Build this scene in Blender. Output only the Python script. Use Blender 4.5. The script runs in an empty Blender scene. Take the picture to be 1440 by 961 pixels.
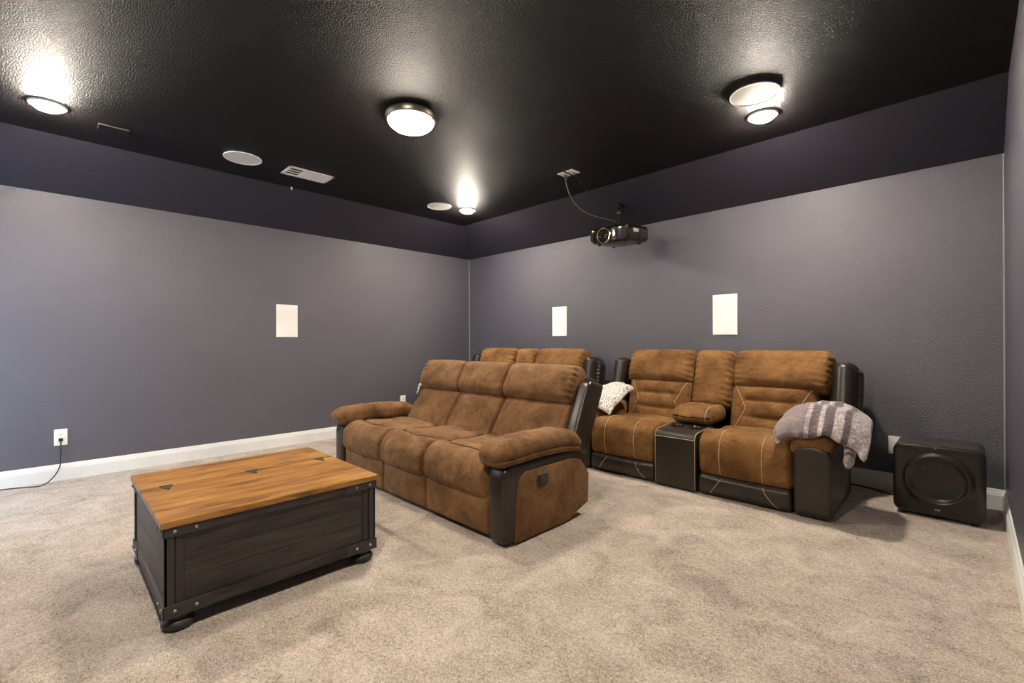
import bpy, bmesh, math
import numpy as np
from mathutils import Vector, Matrix, noise

SC = bpy.context.scene
COL = SC.collection
PI = math.pi
# ---------------------------------------------------------------- room dimensions (metres)
XL, XR, YB, YF = -5.439, 0.164, 4.544, -1.05
WT, CE, INS = 2.412, 2.712, 0.607

# ================================================================ materials
def new_mat(name):
    m = bpy.data.materials.new(name); m.use_nodes = True
    nt = m.node_tree
    for n in list(nt.nodes): nt.nodes.remove(n)
    out = nt.nodes.new('ShaderNodeOutputMaterial')
    b = nt.nodes.new('ShaderNodeBsdfPrincipled')
    nt.links.new(b.outputs[0], out.inputs[0])
    return m, nt, b

def N(nt, typ, **kw):
    n = nt.nodes.new('ShaderNode' + typ)
    for k, v in kw.items():
        if hasattr(n, k) and k not in n.inputs: setattr(n, k, v)
        else: n.inputs[k].default_value = v
    return n

def ramp(nt, fac, stops, interp='LINEAR'):
    r = nt.nodes.new('ShaderNodeValToRGB'); r.color_ramp.interpolation = interp
    el = r.color_ramp.elements
    while len(el) < len(stops): el.new(0.5)
    for e, (p, c) in zip(el, stops):
        e.position = p; e.color = (c[0], c[1], c[2], 1)
    nt.links.new(fac, r.inputs[0])
    return r.outputs[0]

def coords(nt, scale=(1, 1, 1), rot=(0, 0, 0)):
    t = nt.nodes.new('ShaderNodeTexCoord'); m = nt.nodes.new('ShaderNodeMapping')
    m.inputs['Scale'].default_value = scale; m.inputs['Rotation'].default_value = rot
    nt.links.new(t.outputs['Object'], m.inputs[0])
    return m.outputs[0]

def noise_tex(nt, vec, scale, detail=4, rough=0.55, dist=0.0):
    n = nt.nodes.new('ShaderNodeTexNoise')
    n.inputs['Scale'].default_value = scale; n.inputs['Detail'].default_value = detail
    n.inputs['Roughness'].default_value = rough; n.inputs['Distortion'].default_value = dist
    nt.links.new(vec, n.inputs['Vector'])
    return n.outputs['Fac']

def bump(nt, b, height, strength, dist):
    n = nt.nodes.new('ShaderNodeBump'); n.inputs['Strength'].default_value = strength
    n.inputs['Distance'].default_value = dist
    nt.links.new(height, n.inputs['Height'])
    nt.links.new(n.outputs[0], b.inputs['Normal'])
    return n

def math_node(nt, op, a, b=None):
    n = nt.nodes.new('ShaderNodeMath'); n.operation = op
    for i, v in enumerate((a, b)):
        if v is None: continue
        if isinstance(v, (int, float)): n.inputs[i].default_value = v
        else: nt.links.new(v, n.inputs[i])
    return n.outputs[0]

def plain(name, col, rough=0.5, metal=0.0, spec=0.5, bump_scale=None, bump_d=0.0005):
    m, nt, b = new_mat(name)
    b.inputs['Base Color'].default_value = (*col, 1); b.inputs['Roughness'].default_value = rough
    b.inputs['Metallic'].default_value = metal; b.inputs['Specular IOR Level'].default_value = spec
    v = coords(nt)
    f = noise_tex(nt, v, bump_scale or 60, 3)
    c = ramp(nt, f, [(0.3, [x * 0.9 for x in col]), (0.7, [min(1, x * 1.08) for x in col])])
    nt.links.new(c, b.inputs['Base Color'])
    if bump_scale: bump(nt, b, f, 0.5, bump_d)
    return m

def paint(name, col, rough, bd, spec=0.5, peel=150):
    # rolled wall paint over an orange-peel texture
    m, nt, b = new_mat(name)
    v = coords(nt)
    big = noise_tex(nt, v, 1.3, 2)
    c = ramp(nt, big, [(0.3, [x * 0.93 for x in col]), (0.7, [x * 1.07 for x in col])])
    nt.links.new(c, b.inputs['Base Color'])
    b.inputs['Roughness'].default_value = rough; b.inputs['Specular IOR Level'].default_value = spec
    f = noise_tex(nt, v, peel, 2.5, 0.55)
    f2 = ramp(nt, f, [(0.36, (0, 0, 0)), (0.62, (1, 1, 1))])
    bump(nt, b, f2, 1.0, bd)
    return m

def suede(name, dark, mid, light, sheen=0.25):
    m, nt, b = new_mat(name)
    v = coords(nt)
    a = noise_tex(nt, v, 5.5, 6, 0.62, 0.6)
    f = noise_tex(nt, v, 60, 4, 0.6)
    mx = math_node(nt, 'ADD', math_node(nt, 'MULTIPLY', a, 0.8), math_node(nt, 'MULTIPLY', f, 0.2))
    c = ramp(nt, mx, [(0.32, dark), (0.5, mid), (0.68, light)])
    nt.links.new(c, b.inputs['Base Color'])
    b.inputs['Roughness'].default_value = 0.85; b.inputs['Specular IOR Level'].default_value = 0.2
    b.inputs['Sheen Weight'].default_value = sheen; b.inputs['Sheen Roughness'].default_value = 0.45
    b.inputs['Sheen Tint'].default_value = (1.0, 0.82, 0.6, 1)
    w = noise_tex(nt, v, 14, 4, 0.6, 0.8)
    h = math_node(nt, 'ADD', math_node(nt, 'MULTIPLY', w, 1.0), math_node(nt, 'MULTIPLY', f, 0.15))
    bump(nt, b, h, 0.55, 0.018)
    return m

def leather(name, col, rough=0.33):
    m, nt, b = new_mat(name)
    v = coords(nt)
    a = noise_tex(nt, v, 7, 4, 0.6)
    c = ramp(nt, a, [(0.3, [x * 0.8 for x in col]), (0.7, [x * 1.25 for x in col])])
    nt.links.new(c, b.inputs['Base Color'])
    b.inputs['Roughness'].default_value = rough; b.inputs['Specular IOR Level'].default_value = 0.5
    w = noise_tex(nt, v, 13, 3, 0.5, 0.5); g = noise_tex(nt, v, 260, 2)
    h = math_node(nt, 'ADD', w, math_node(nt, 'MULTIPLY', g, 0.06))
    bump(nt, b, h, 0.4, 0.004)
    return m

def wood(name, stops, along, rough=0.45, plank=None, plank_axis='X', bd=0.001, rings=9.0):
    # 'along' = axis of the grain (0,1,2)
    m, nt, b = new_mat(name)
    s = [rings, rings, rings]; s[along] = rings * 0.09
    v = coords(nt, tuple(s))
    a = noise_tex(nt, v, 1.6, 6, 0.65, 1.4)
    s2 = [70, 70, 70]; s2[along] = 3
    fine = noise_tex(nt, coords(nt, tuple(s2)), 1.0, 4, 0.6)
    ks = [6.0, 6.0, 6.0]; ks[along] = 2.2
    k = noise_tex(nt, coords(nt, tuple(ks)), 1.5, 4, 0.6, 0.6)
    mx = math_node(nt, 'ADD', math_node(nt, 'ADD', math_node(nt, 'MULTIPLY', a, 0.52), math_node(nt, 'MULTIPLY', fine, 0.18)), math_node(nt, 'MULTIPLY', k, 0.30))
    c = ramp(nt, mx, stops)
    nt.links.new(c, b.inputs['Base Color'])
    b.inputs['Roughness'].default_value = rough
    bump(nt, b, fine, 0.5, bd)
    return m

M = {}
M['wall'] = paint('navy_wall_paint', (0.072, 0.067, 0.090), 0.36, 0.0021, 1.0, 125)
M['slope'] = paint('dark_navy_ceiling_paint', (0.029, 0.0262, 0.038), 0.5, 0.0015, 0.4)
M['ceiling'] = paint('black_ceiling_paint', (0.0125, 0.0105, 0.0115), 0.45, 0.0032, 0.14, 125)
M['trim'] = plain('white_trim_paint', (0.74, 0.74, 0.725), 0.35, bump_scale=2)
M['white'] = plain('white_plastic', (0.84, 0.83, 0.79), 0.45, bump_scale=2)
M['grille'] = plain('white_speaker_mesh', (0.70, 0.68, 0.63), 0.6, bump_scale=500, bump_d=0.001)
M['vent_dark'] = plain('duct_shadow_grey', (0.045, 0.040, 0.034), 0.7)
M['black_plastic'] = plain('black_plastic', (0.012, 0.011, 0.011), 0.42)
M['satin_black'] = plain('satin_black_panel', (0.016, 0.0135, 0.010), 0.26)
M['gloss_black'] = plain('gloss_black_lacquer', (0.010, 0.009, 0.008), 0.13)
M['pewter'] = plain('grey_bolt_metal', (0.34, 0.32, 0.29), 0.36, 0.9)
M['nickel'] = plain('brushed_nickel', (0.55, 0.49, 0.40), 0.35, 1.0)
M['brass'] = plain('bronze_lens_ring', (0.55, 0.42, 0.30), 0.25, 1.0)
M['lens'] = plain('dark_lens_glass', (0.01, 0.008, 0.006), 0.05)
M['label'] = plain('pale_label', (0.45, 0.43, 0.42), 0.5)
M['silver'] = plain('silver_badge', (0.75, 0.72, 0.68), 0.4)
M['cord'] = plain('black_cord', (0.012, 0.012, 0.013), 0.5)
M['grey_cable'] = plain('grey_cable', (0.065, 0.058, 0.055), 0.5)
M['iron'] = plain('dark_iron', (0.030, 0.028, 0.028), 0.5, 0.0, 0.5, 90, 0.001)
M['suedeA'] = suede('taupe_brown_suede', (0.078, 0.036, 0.014), (0.162, 0.081, 0.033), (0.245, 0.136, 0.061), 0.08)
M['suedeB'] = suede('tan_brown_suede', (0.088, 0.037, 0.012), (0.178, 0.085, 0.028), (0.262, 0.138, 0.050), 0.08)
M['leather'] = leather('dark_brown_leather', (0.021, 0.0155, 0.011), 0.32)
M['leather2'] = leather('dark_brown_leather_matte', (0.024, 0.018, 0.013), 0.40)
M['thread'] = plain('cream_thread', (0.55, 0.38, 0.22), 0.7)
M['seam'] = plain('dark_brown_welt', (0.080, 0.040, 0.017), 0.8)
M['under'] = plain('black_dust_cover', (0.010, 0.009, 0.008), 0.8)
M['oak'] = wood('honey_stained_pine', [(0.36, (0.060, 0.022, 0.007)), (0.425, (0.18, 0.068, 0.014)), (0.50, (0.31, 0.138, 0.027)), (0.60, (0.43, 0.218, 0.052))], 1, 0.36, bd=0.0015, rings=14.0)
M['ebony'] = wood('worn_black_wood', [(0.36, (0.010, 0.008, 0.007)), (0.48, (0.024, 0.019, 0.017)), (0.57, (0.044, 0.036, 0.031)), (0.68, (0.095, 0.076, 0.062))], 1, 0.5, bd=0.003)
M['ebony_v'] = wood('worn_black_wood_upright', [(0.34, (0.012, 0.010, 0.010)), (0.54, (0.026, 0.023, 0.022)), (0.72, (0.045, 0.040, 0.037))], 2, 0.5, bd=0.002)
M['ebony_x'] = wood('worn_black_wood_lit_side', [(0.34, (0.016, 0.012, 0.010)), (0.46, (0.040, 0.031, 0.025)), (0.56, (0.075, 0.058, 0.044)), (0.68, (0.12, 0.094, 0.070))], 0, 0.5, bd=0.003)  # same worn wood, with the light on the side faces mixed into its colour

def carpet_mat():
    m, nt, b = new_mat('beige_cut_pile_carpet')
    v = coords(nt)
    f = noise_tex(nt, v, 170, 2, 0.7)
    g = noise_tex(nt, v, 60, 3, 0.75, 0.4)
    big = noise_tex(nt, v, 4.2, 5, 0.65, 1.0)
    mx = math_node(nt, 'ADD', math_node(nt, 'ADD', math_node(nt, 'MULTIPLY', f, 0.44), math_node(nt, 'MULTIPLY', g, 0.30)), math_node(nt, 'MULTIPLY', big, 0.26))
    c = ramp(nt, mx, [(0.385, (0.15, 0.110, 0.084)), (0.45, (0.385, 0.312, 0.255)), (0.52, (0.57, 0.478, 0.402)), (0.60, (0.77, 0.675, 0.59))])
    nt.links.new(c, b.inputs['Base Color'])
    b.inputs['Roughness'].default_value = 0.95; b.inputs['Specular IOR Level'].default_value = 0.1
    b.inputs['Sheen Weight'].default_value = 0.15
    h = math_node(nt, 'ADD', math_node(nt, 'MULTIPLY', f, 0.6), math_node(nt, 'ADD', math_node(nt, 'MULTIPLY', g, 0.7), math_node(nt, 'MULTIPLY', big, 1.2)))
    bump(nt, b, h, 0.8, 0.02)
    return m
M['carpet'] = carpet_mat()

def emit(name, col, strength):
    m = bpy.data.materials.new(name); m.use_nodes = True
    nt = m.node_tree
    for n in list(nt.nodes): nt.nodes.remove(n)
    out = nt.nodes.new('ShaderNodeOutputMaterial'); e = nt.nodes.new('ShaderNodeEmission')
    e.inputs[0].default_value = (*col, 1); e.inputs[1].default_value = strength
    nt.links.new(e.outputs[0], out.inputs[0])
    return m
M['lamp'] = emit('lit_lamp_lens', (1.0, 0.89, 0.75), 365)
M['dome'] = emit('lit_frosted_glass', (1.0, 0.89, 0.73), 64)

def throw_stripes():
    m, nt, b = new_mat('taupe_plush_with_white_stripes')
    uv = nt.nodes.new('ShaderNodeTexCoord'); sp = nt.nodes.new('ShaderNodeSeparateXYZ')
    nt.links.new(uv.outputs['UV'], sp.inputs[0])
    T = (0.205, 0.160, 0.165); W = (0.60, 0.545, 0.535); D = (0.13, 0.10, 0.105)
    u = sp.outputs[0]
    c1 = ramp(nt, u, [(0.0, T), (0.385, T), (0.40, W), (0.43, W), (0.445, D), (0.52, T), (0.53, W), (0.56, W), (0.575, D), (0.64, D), (0.65, W), (0.71, W), (0.72, D), (0.76, D), (0.77, W), (1.0, W)], 'LINEAR')
    v = coords(nt)
    f = noise_tex(nt, v, 120, 3, 0.7); g = noise_tex(nt, v, 16, 4, 0.65, 0.8)
    ch = nt.nodes.new('ShaderNodeTexVoronoi'); ch.inputs['Scale'].default_value = 62
    nt.links.new(v, ch.inputs['Vector'])
    wf = ramp(nt, ch.outputs['Distance'], [(0.0, (1.1, 1.1, 1.1)), (0.55, (0.55, 0.52, 0.53))])
    on = ramp(nt, u, [(0.37, (0, 0, 0)), (0.40, (1, 1, 1))])
    mixw = nt.nodes.new('ShaderNodeMix'); mixw.data_type = 'RGBA'
    nt.links.new(on, mixw.inputs[0]); mixw.inputs[6].default_value = (1, 1, 1, 1); nt.links.new(wf, mixw.inputs[7])
    mul = nt.nodes.new('ShaderNodeMix'); mul.data_type = 'RGBA'; mul.blend_type = 'MULTIPLY'; mul.inputs[0].default_value = 1
    nt.links.new(c1, mul.inputs[6]); nt.links.new(mixw.outputs[2], mul.inputs[7])
    mul2 = nt.nodes.new('ShaderNodeMix'); mul2.data_type = 'RGBA'; mul2.blend_type = 'MULTIPLY'; mul2.inputs[0].default_value = 1
    mott = ramp(nt, g, [(0.3, (0.62, 0.60, 0.60)), (0.65, (1.25, 1.22, 1.22))])
    nt.links.new(mul.outputs[2], mul2.inputs[6]); nt.links.new(mott, mul2.inputs[7])
    nt.links.new(mul2.outputs[2], b.inputs['Base Color'])
    b.inputs['Roughness'].default_value = 0.9; b.inputs['Sheen Weight'].default_value = 0.4
    h = math_node(nt, 'ADD', math_node(nt, 'MULTIPLY', f, 0.4), g)
    bump(nt, b, h, 0.7, 0.015)
    return m
M['throw'] = throw_stripes()

def white_leaf():
    m, nt, b = new_mat('white_fleece_with_grey_fronds')
    v = coords(nt)
    w = nt.nodes.new('ShaderNodeTexWave'); w.inputs['Scale'].default_value = 14
    w.inputs['Distortion'].default_value = 11; w.inputs['Detail'].default_value = 3; w.inputs['Detail Scale'].default_value = 2.2
    nt.links.new(v, w.inputs['Vector'])
    g = noise_tex(nt, v, 30, 4, 0.7, 1.0)
    mx = math_node(nt, 'ADD', math_node(nt, 'MULTIPLY', w.outputs['Fac'], 0.5), math_node(nt, 'MULTIPLY', g, 0.5))
    c = ramp(nt, mx, [(0.30, (0.30, 0.27, 0.25)), (0.42, (0.62, 0.58, 0.54)), (0.55, (0.80, 0.77, 0.72))])
    nt.links.new(c, b.inputs['Base Color'])
    b.inputs['Roughness'].default_value = 0.9; b.inputs['Sheen Weight'].default_value = 0.3
    bump(nt, b, g, 0.6, 0.012)
    return m
M['leaf'] = white_leaf()

# ================================================================ object helpers
def link(name, me, parent=None):
    o = bpy.data.objects.new(name, me); COL.objects.link(o)
    if parent is not None: o.parent = parent
    return o

def tag(o, label=None, cat=None, group=None, kind=None):
    if label: o['label'] = label
    if cat: o['category'] = cat
    if group: o['group'] = group
    if kind: o['kind'] = kind
    return o

def thing(name, label, cat, loc=(0, 0, 0), group=None):
    o = bpy.data.objects.new(name, None); COL.objects.link(o)
    o.location = loc; o.empty_display_size = 0.1
    return tag(o, label, cat, group)

def build(name, bm, mats, parent=None, smooth=False, autosmooth=None):
    me = bpy.data.meshes.new(name)
    bmesh.ops.recalc_face_normals(bm, faces=bm.faces)
    bm.to_mesh(me); bm.free()
    if not isinstance(mats, (list, tuple)): mats = [mats]
    for m in mats: me.materials.append(m)
    if smooth:
        for p in me.polygons: p.use_smooth = True
        if autosmooth:
            lim = math.cos(math.radians(autosmooth))
            b2 = bmesh.new(); b2.from_mesh(me)
            for e in b2.edges:
                if len(e.link_faces) == 2 and e.link_faces[0].normal.dot(e.link_faces[1].normal) < lim: e.smooth = False
            b2.to_mesh(me); b2.free()
    return link(name, me, parent)

def box(bm, x0, x1, y0, y1, z0, z1, bev=0.0, seg=2, mat=0):
    r = bmesh.ops.create_cube(bm, size=1)
    vs = r['verts']
    for v in vs:
        v.co = Vector((x0 + (v.co.x + .5) * (x1 - x0), y0 + (v.co.y + .5) * (y1 - y0), z0 + (v.co.z + .5) * (z1 - z0)))
    fs = {f for v in vs for f in v.link_faces}
    for f in fs: f.material_index = mat
    if bev > 0:
        es = list({e for v in vs for e in v.link_edges})
        bmesh.ops.bevel(bm, geom=es, offset=bev, segments=seg, affect='EDGES', profile=0.5)

def prism(bm, poly, a0, a1, axis='x', bev=0.0, seg=3, mat=0, flare=0.0):
    # poly in the two remaining axes, extruded along 'axis'
    def P(a, p):
        if axis == 'x': return Vector((a, p[0], p[1]))
        if axis == 'y': return Vector((p[0], a, p[1]))
        return Vector((p[0], p[1], a))
    A = [bm.verts.new(P(a0, p)) for p in poly]; B = [bm.verts.new(P(a1, p)) for p in poly]
    n = len(poly); fs = [bm.faces.new(A[::-1]), bm.faces.new(B)]
    for i in range(n): fs.append(bm.faces.new((A[i], A[(i + 1) % n], B[(i + 1) % n], B[i])))
    for f in fs: f.material_index = mat
    bmesh.ops.recalc_face_normals(bm, faces=fs)
    if bev > 0:
        es = list({e for v in A + B for e in v.link_edges})
        bmesh.ops.bevel(bm, geom=es, offset=bev, segments=seg, affect='EDGES', profile=0.5)

def lathe(bm, prof, c=(0, 0, 0), seg=32, mat=0, axis='z'):
    rings = []
    for r, h in prof:
        if r < 1e-6:
            rings.append([(0, 0, h)])
        else:
            rings.append([(r * math.cos(2 * PI * k / seg), r * math.sin(2 * PI * k / seg), h) for k in range(seg)])
    def P(p):
        x, y, z = p
        if axis == 'y': x, y, z = x, z, y
        if axis == 'x': x, y, z = z, x, y
        return bm.verts.new((c[0] + x, c[1] + y, c[2] + z))
    V = [[P(p) for p in r] for r in rings]
    for a, b in zip(V, V[1:]):
        if len(a) == 1 and len(b) == 1: continue
        for k in range(seg):
            k2 = (k + 1) % seg
            if len(a) == 1: f = bm.faces.new((a[0], b[k], b[k2]))
            elif len(b) == 1: f = bm.faces.new((a[k], a[k2], b[0]))
            else: f = bm.faces.new((a[k], a[k2], b[k2], b[k]))
            f.material_index = mat

def tube(bm, pts, r, seg=8, mat=0):
    pts = [Vector(p) for p in pts]
    prev = None; rings = []
    up = Vector((0, 0, 1))
    for i, p in enumerate(pts):
        d = (pts[min(i + 1, len(pts) - 1)] - pts[max(i - 1, 0)]).normalized()
        if prev is None:
            a = d.cross(up)
            if a.length < 1e-3: a = d.cross(Vector((1, 0, 0)))
            a.normalize()
        else:
            a = (prev - d * prev.dot(d))
            if a.length < 1e-6: a = d.orthogonal()
            a.normalize()
        prev = a; b = d.cross(a)
        rings.append([bm.verts.new(p + (a * math.cos(2 * PI * k / seg) + b * math.sin(2 * PI * k / seg)) * r) for k in range(seg)])
    for A, B in zip(rings, rings[1:]):
        for k in range(seg):
            f = bm.faces.new((A[k], A[(k + 1) % seg], B[(k + 1) % seg], B[k])); f.material_index = mat
    for R in (rings[0], rings[-1]):
        f = bm.faces.new(R); f.material_index = mat

def spline(pts, n=12):
    pts = [Vector(p) for p in pts]; out = []
    P = [pts[0]] + pts + [pts[-1]]
    for i in range(1, len(P) - 2):
        a, b, c, d = P[i - 1:i + 3]
        for k in range(n):
            t = k / n
            out.append(0.5 * ((2 * b) + (-a + c) * t + (2 * a - 5 * b + 4 * c - d) * t * t + (-a + 3 * b - 3 * c + d) * t ** 3))
    out.append(pts[-1]); return out

def axis_lines(h, r, res, nb=5):
    outer = [h - r + r * math.tan(PI / 4 * k / nb) for k in range(1, nb + 1)]
    inner = max(1, int(round(2 * (h - r) / res)))
    mid = list(np.linspace(-(h - r), h - r, inner + 1)) if h - r > 1e-6 else [0.0]
    return np.array([-x for x in outer[::-1]] + mid + outer)

class Soft:
    """A padded, rounded block: grid-subdivided box with elliptical edge radii, then an arbitrary
    deformation, a tilt about x and a translation. Also maps points of its surface for stitching."""
    def __init__(s, c, h, r, deform=None, tilt=0.0, roll=0.0, res=0.02, nb=5):
        s.c = np.array(c, float); s.h = np.array(h, float)
        s.r = np.minimum(np.array(r if hasattr(r, '__len__') else (r, r, r), float), s.h * 0.999)
        s.deform = deform; s.tilt = tilt; s.roll = roll; s.res = res; s.nb = nb
    def surf(s, P):
        P = np.atleast_2d(np.array(P, float))
        U = P / s.h
        q = np.clip(P, -(s.h - s.r), s.h - s.r); d = (P - q) / s.r
        L = np.linalg.norm(d, axis=1, keepdims=True)
        m = np.abs(d).max(axis=1, keepdims=True)
        d = np.where(L > 1e-9, d / np.maximum(L, 1e-9) * m, d)
        Q = q + d * s.r
        if s.deform is not None: Q = s.deform(Q, U)
        if s.tilt:
            a = s.tilt; y = Q[:, 1] * math.cos(a) + Q[:, 2] * math.sin(a); z = -Q[:, 1] * math.sin(a) + Q[:, 2] * math.cos(a)
            Q = np.stack([Q[:, 0], y, z], 1)
        if s.roll:
            a = s.roll; x = Q[:, 0] * math.cos(a) + Q[:, 2] * math.sin(a); z = -Q[:, 0] * math.sin(a) + Q[:, 2] * math.cos(a)
            Q = np.stack([x, Q[:, 1], z], 1)
        return Q + s.c
    def add(s, bm, mat=0):
        L = [axis_lines(s.h[i], s.r[i], s.res, s.nb) for i in range(3)]
        idx = {}; pts = []; faces = []
        def vid(p):
            k = (round(p[0], 5), round(p[1], 5), round(p[2], 5))
            if k not in idx: idx[k] = len(pts); pts.append(p)
            return idx[k]
        for ax in range(3):
            a, b = [i for i in range(3) if i != ax]
            for sg in (-1, 1):
                G = []
                for u in L[a]:
                    row = []
                    for v in L[b]:
                        p = [0, 0, 0]; p[ax] = sg * s.h[ax]; p[a] = u; p[b] = v
                        row.append(vid(tuple(p)))
                    G.append(row)
                for i in range(len(G) - 1):
                    for j in range(len(G[0]) - 1):
                        f = (G[i][j], G[i + 1][j], G[i + 1][j + 1], G[i][j + 1])
                        faces.append(f if (sg == 1) == (ax != 1) else f[::-1])
        Q = s.surf(pts)
        V = [bm.verts.new(q) for q in Q]
        for f in faces:
            ff = bm.faces.new([V[i] for i in f]); ff.material_index = mat; ff.smooth = True
    def path(s, pts, lift=0.002):
        # pts on the un-rounded box surface
        return s.surf(pts)

def nz(Q, sc, seed):
    return np.array([noise.noise(Vector((p[0] * sc + seed, p[1] * sc + seed * 1.7, p[2] * sc - seed))) for p in Q])

def groove(x, w): return np.exp(-(x / w) ** 2)

def soft_obj(name, softs, mat, parent, stitches=(), thread=None, tr=.0022):
    bm = bmesh.new()
    for s in (softs if isinstance(softs, (list, tuple)) else [softs]): s.add(bm)
    for sp in stitches: tube(bm, [Vector(p) for p in sp], tr, 6, mat=1)
    o = build(name, bm, [mat] + ([thread] if thread else []), parent, smooth=True)
    return o

def copy_tree(o, parent=None):
    c = o.copy(); COL.objects.link(c)
    if parent is not None: c.parent = parent
    for ch in [x for x in o.children]: copy_tree(ch, c)
    return c

# ================================================================ the room
def struct(name, bm, m, parent=None, **k):
    o = build(name, bm, m, parent, **k); o['kind'] = 'structure'
    o['label'] = name.replace('_', ' '); return o
T = 0.12
bm = bmesh.new(); box(bm, XL - T, XR + T, YF - T, YB + T, -0.1, 0); o = struct('floor', bm, M['carpet']); o['label'] = 'beige cut pile carpet covering the floor'
bm = bmesh.new(); box(bm, XL - T, XL, YF - T, YB + T, 0, WT + .05); o = struct('wall_left', bm, M['wall']); o['label'] = 'navy painted wall on the left'
bm = bmesh.new(); box(bm, XL, XR + T, YB, YB + T, 0, WT + .05); o = struct('wall_back', bm, M['wall']); o['label'] = 'navy painted wall behind the loveseats'
bm = bmesh.new(); box(bm, XR, XR + T, YF - T, YB, 0, CE + .1); o = struct('wall_right', bm, M['wall']); o['label'] = 'navy wall at the right edge'
DX0, DX1, DZ = -5.15, -4.25, 2.03  # unseen doorway, assumed and added to tint the left wall bluish
bm = bmesh.new(); box(bm, DX1, XR, YF - T, YF, 0, CE + .1); box(bm, XL, DX0, YF - T, YF, 0, CE + .1); box(bm, DX0, DX1, YF - T, YF, DZ, CE + .1); o = struct('wall_front', bm, M['wall']); o['label'] = 'navy wall behind the camera'
bm = bmesh.new(); box(bm, XL + INS, XR, YF, YB - INS, CE, CE + .1); o = struct('ceiling', bm, M['ceiling']); o['label'] = 'flat black textured ceiling'
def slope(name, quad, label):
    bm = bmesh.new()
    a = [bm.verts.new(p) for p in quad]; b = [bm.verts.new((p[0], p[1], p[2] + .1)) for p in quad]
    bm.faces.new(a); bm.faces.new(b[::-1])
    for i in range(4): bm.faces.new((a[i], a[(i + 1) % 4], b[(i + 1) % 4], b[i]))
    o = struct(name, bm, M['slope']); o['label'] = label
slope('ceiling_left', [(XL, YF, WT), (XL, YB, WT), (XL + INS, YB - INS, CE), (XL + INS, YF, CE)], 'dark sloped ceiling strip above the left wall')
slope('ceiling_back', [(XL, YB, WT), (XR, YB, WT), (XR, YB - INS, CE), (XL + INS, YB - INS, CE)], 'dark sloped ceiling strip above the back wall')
# baseboards: profile with a stepped, coved top
BP = [(0, 0), (.016, 0), (.016, .098), (.0135, .104), (.0135, .112), (.010, .118), (.009, .128), (.006, .137), (0, .138)]
bm = bmesh.new(); prism(bm, [(XL + a, z) for a, z in BP], YF, YB, 'y'); o = struct('baseboard_left', bm, M['trim']); o['label'] = 'white baseboard along the left wall'
bm = bmesh.new(); prism(bm, [(YB - a, z) for a, z in BP], XL, XR, 'x'); o = struct('baseboard_back', bm, M['trim']); o['label'] = 'white baseboard along the back wall'
bm = bmesh.new(); prism(bm, [(XR - a, z) for a, z in BP], YF, YB, 'y'); o = struct('baseboard_right', bm, M['trim']); o['label'] = 'white baseboard along the right wall'

bm = bmesh.new()
for a, b, z0, z1 in ((DX0 - .06, DX0, 0, DZ + .06), (DX1, DX1 + .06, 0, DZ + .06), (DX0, DX1, DZ, DZ + .06)): box(bm, a, b, YF, YF + .016, z0, z1, .004, 1)
o = struct('assumed_door_1', bm, M['trim']); o['label'] = 'assumed white trimmed open doorway behind the camera, added for its bluish light'
ld = bpy.data.lights.new('added_doorway_daylight', 'AREA'); ld.shape = 'RECTANGLE'; ld.size = DX1 - DX0; ld.size_y = DZ; ld.cycles.is_portal = True  # portal for daylight through the added doorway
lo_ = bpy.data.objects.new('added_doorway_daylight', ld); COL.objects.link(lo_); lo_.location = ((DX0 + DX1) / 2, YF - T, DZ / 2); lo_.rotation_euler = (PI / 2, 0, PI)

M['caulk'] = plain('grey_caulk', (0.22, 0.21, 0.22), 0.6)
for i_, (px_, sx_) in enumerate(((XL, 1), (XR, -1))):
    bm = bmesh.new(); prism(bm, [(px_, YB), (px_ + sx_ * .007, YB), (px_ + sx_ * .0045, YB - .0045), (px_, YB - .007)], .138, WT - .005, 'z')
    o = struct('trim_%d' % (i_ + 1), bm, M['caulk']); o['label'] = 'thin pale caulk line in the %s back corner' % ('left' if i_ == 0 else 'right')

# ================================================================ ceiling fittings
def recessed(x, y, label):
    t = thing('recessed_light', label, 'ceiling light', (x, y, CE), 'round recessed lights')
    bm = bmesh.new(); lathe(bm, [(0.078, 0.0), (0.095, 0.0), (0.095, -.006), (0.090, -.012), (0.078, -.014), (0.076, -.008), (0.076, 0)], seg=40)
    build('trim_ring', bm, M['white'], t, True, 40)
    bm = bmesh.new(); lathe(bm, [(0.0, -.001), (0.0755, -.001), (0.0755, -.012), (0.071, -.022), (0.058, -.032), (0.034, -.039), (0.0, -.041)], seg=40)
    build('lamp_lens', bm, M['lamp'], t, True)
    return t
recessed(-4.262, -0.004, 'lit round recessed light at the far left of the ceiling')
recessed(-4.200, 3.481, 'lit round recessed light near the back left ceiling corner')
recessed(-1.012, 3.482, 'lit round recessed light on the right side of the ceiling, above the right loveseat')
recessed(-1.012, -0.004, 'lit round recessed light overhead beside the camera')

t = thing('flush_mount_light', 'lit frosted dome flush mount light with nickel ring at ceiling centre', 'ceiling light', (-2.701, 1.745, CE))
bm = bmesh.new(); lathe(bm, [(0.0, 0.0), (0.150, 0), (0.168, -.010), (0.172, -.030), (0.166, -.042), (0.166, -.050), (0.160, -.056), (0.150, -.056), (0.150, -.02), (0, -.02)], seg=56)
build('mounting_ring', bm, M['nickel'], t, True, 40)
bm = bmesh.new(); lathe(bm, [(0.0, -.022), (0.149, -.022), (0.149, -.054), (0.152, -.062), (0.143, -.078), (0.118, -.098), (0.08, -.113), (0.04, -.121), (0, -.123)], seg=56)
build('glass_dome', bm, M['dome'], t, True, 60)
for a in (0.5, 2.6, 4.7):
    bm = bmesh.new(); c = (0.158 * math.cos(a), 0.158 * math.sin(a), -.056)
    lathe(bm, [(0, -.010), (.006, -.009), (.008, -.004), (.005, 0), (.005, .006)], c, 12); build('finial', bm, M['nickel'], t, True)

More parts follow.
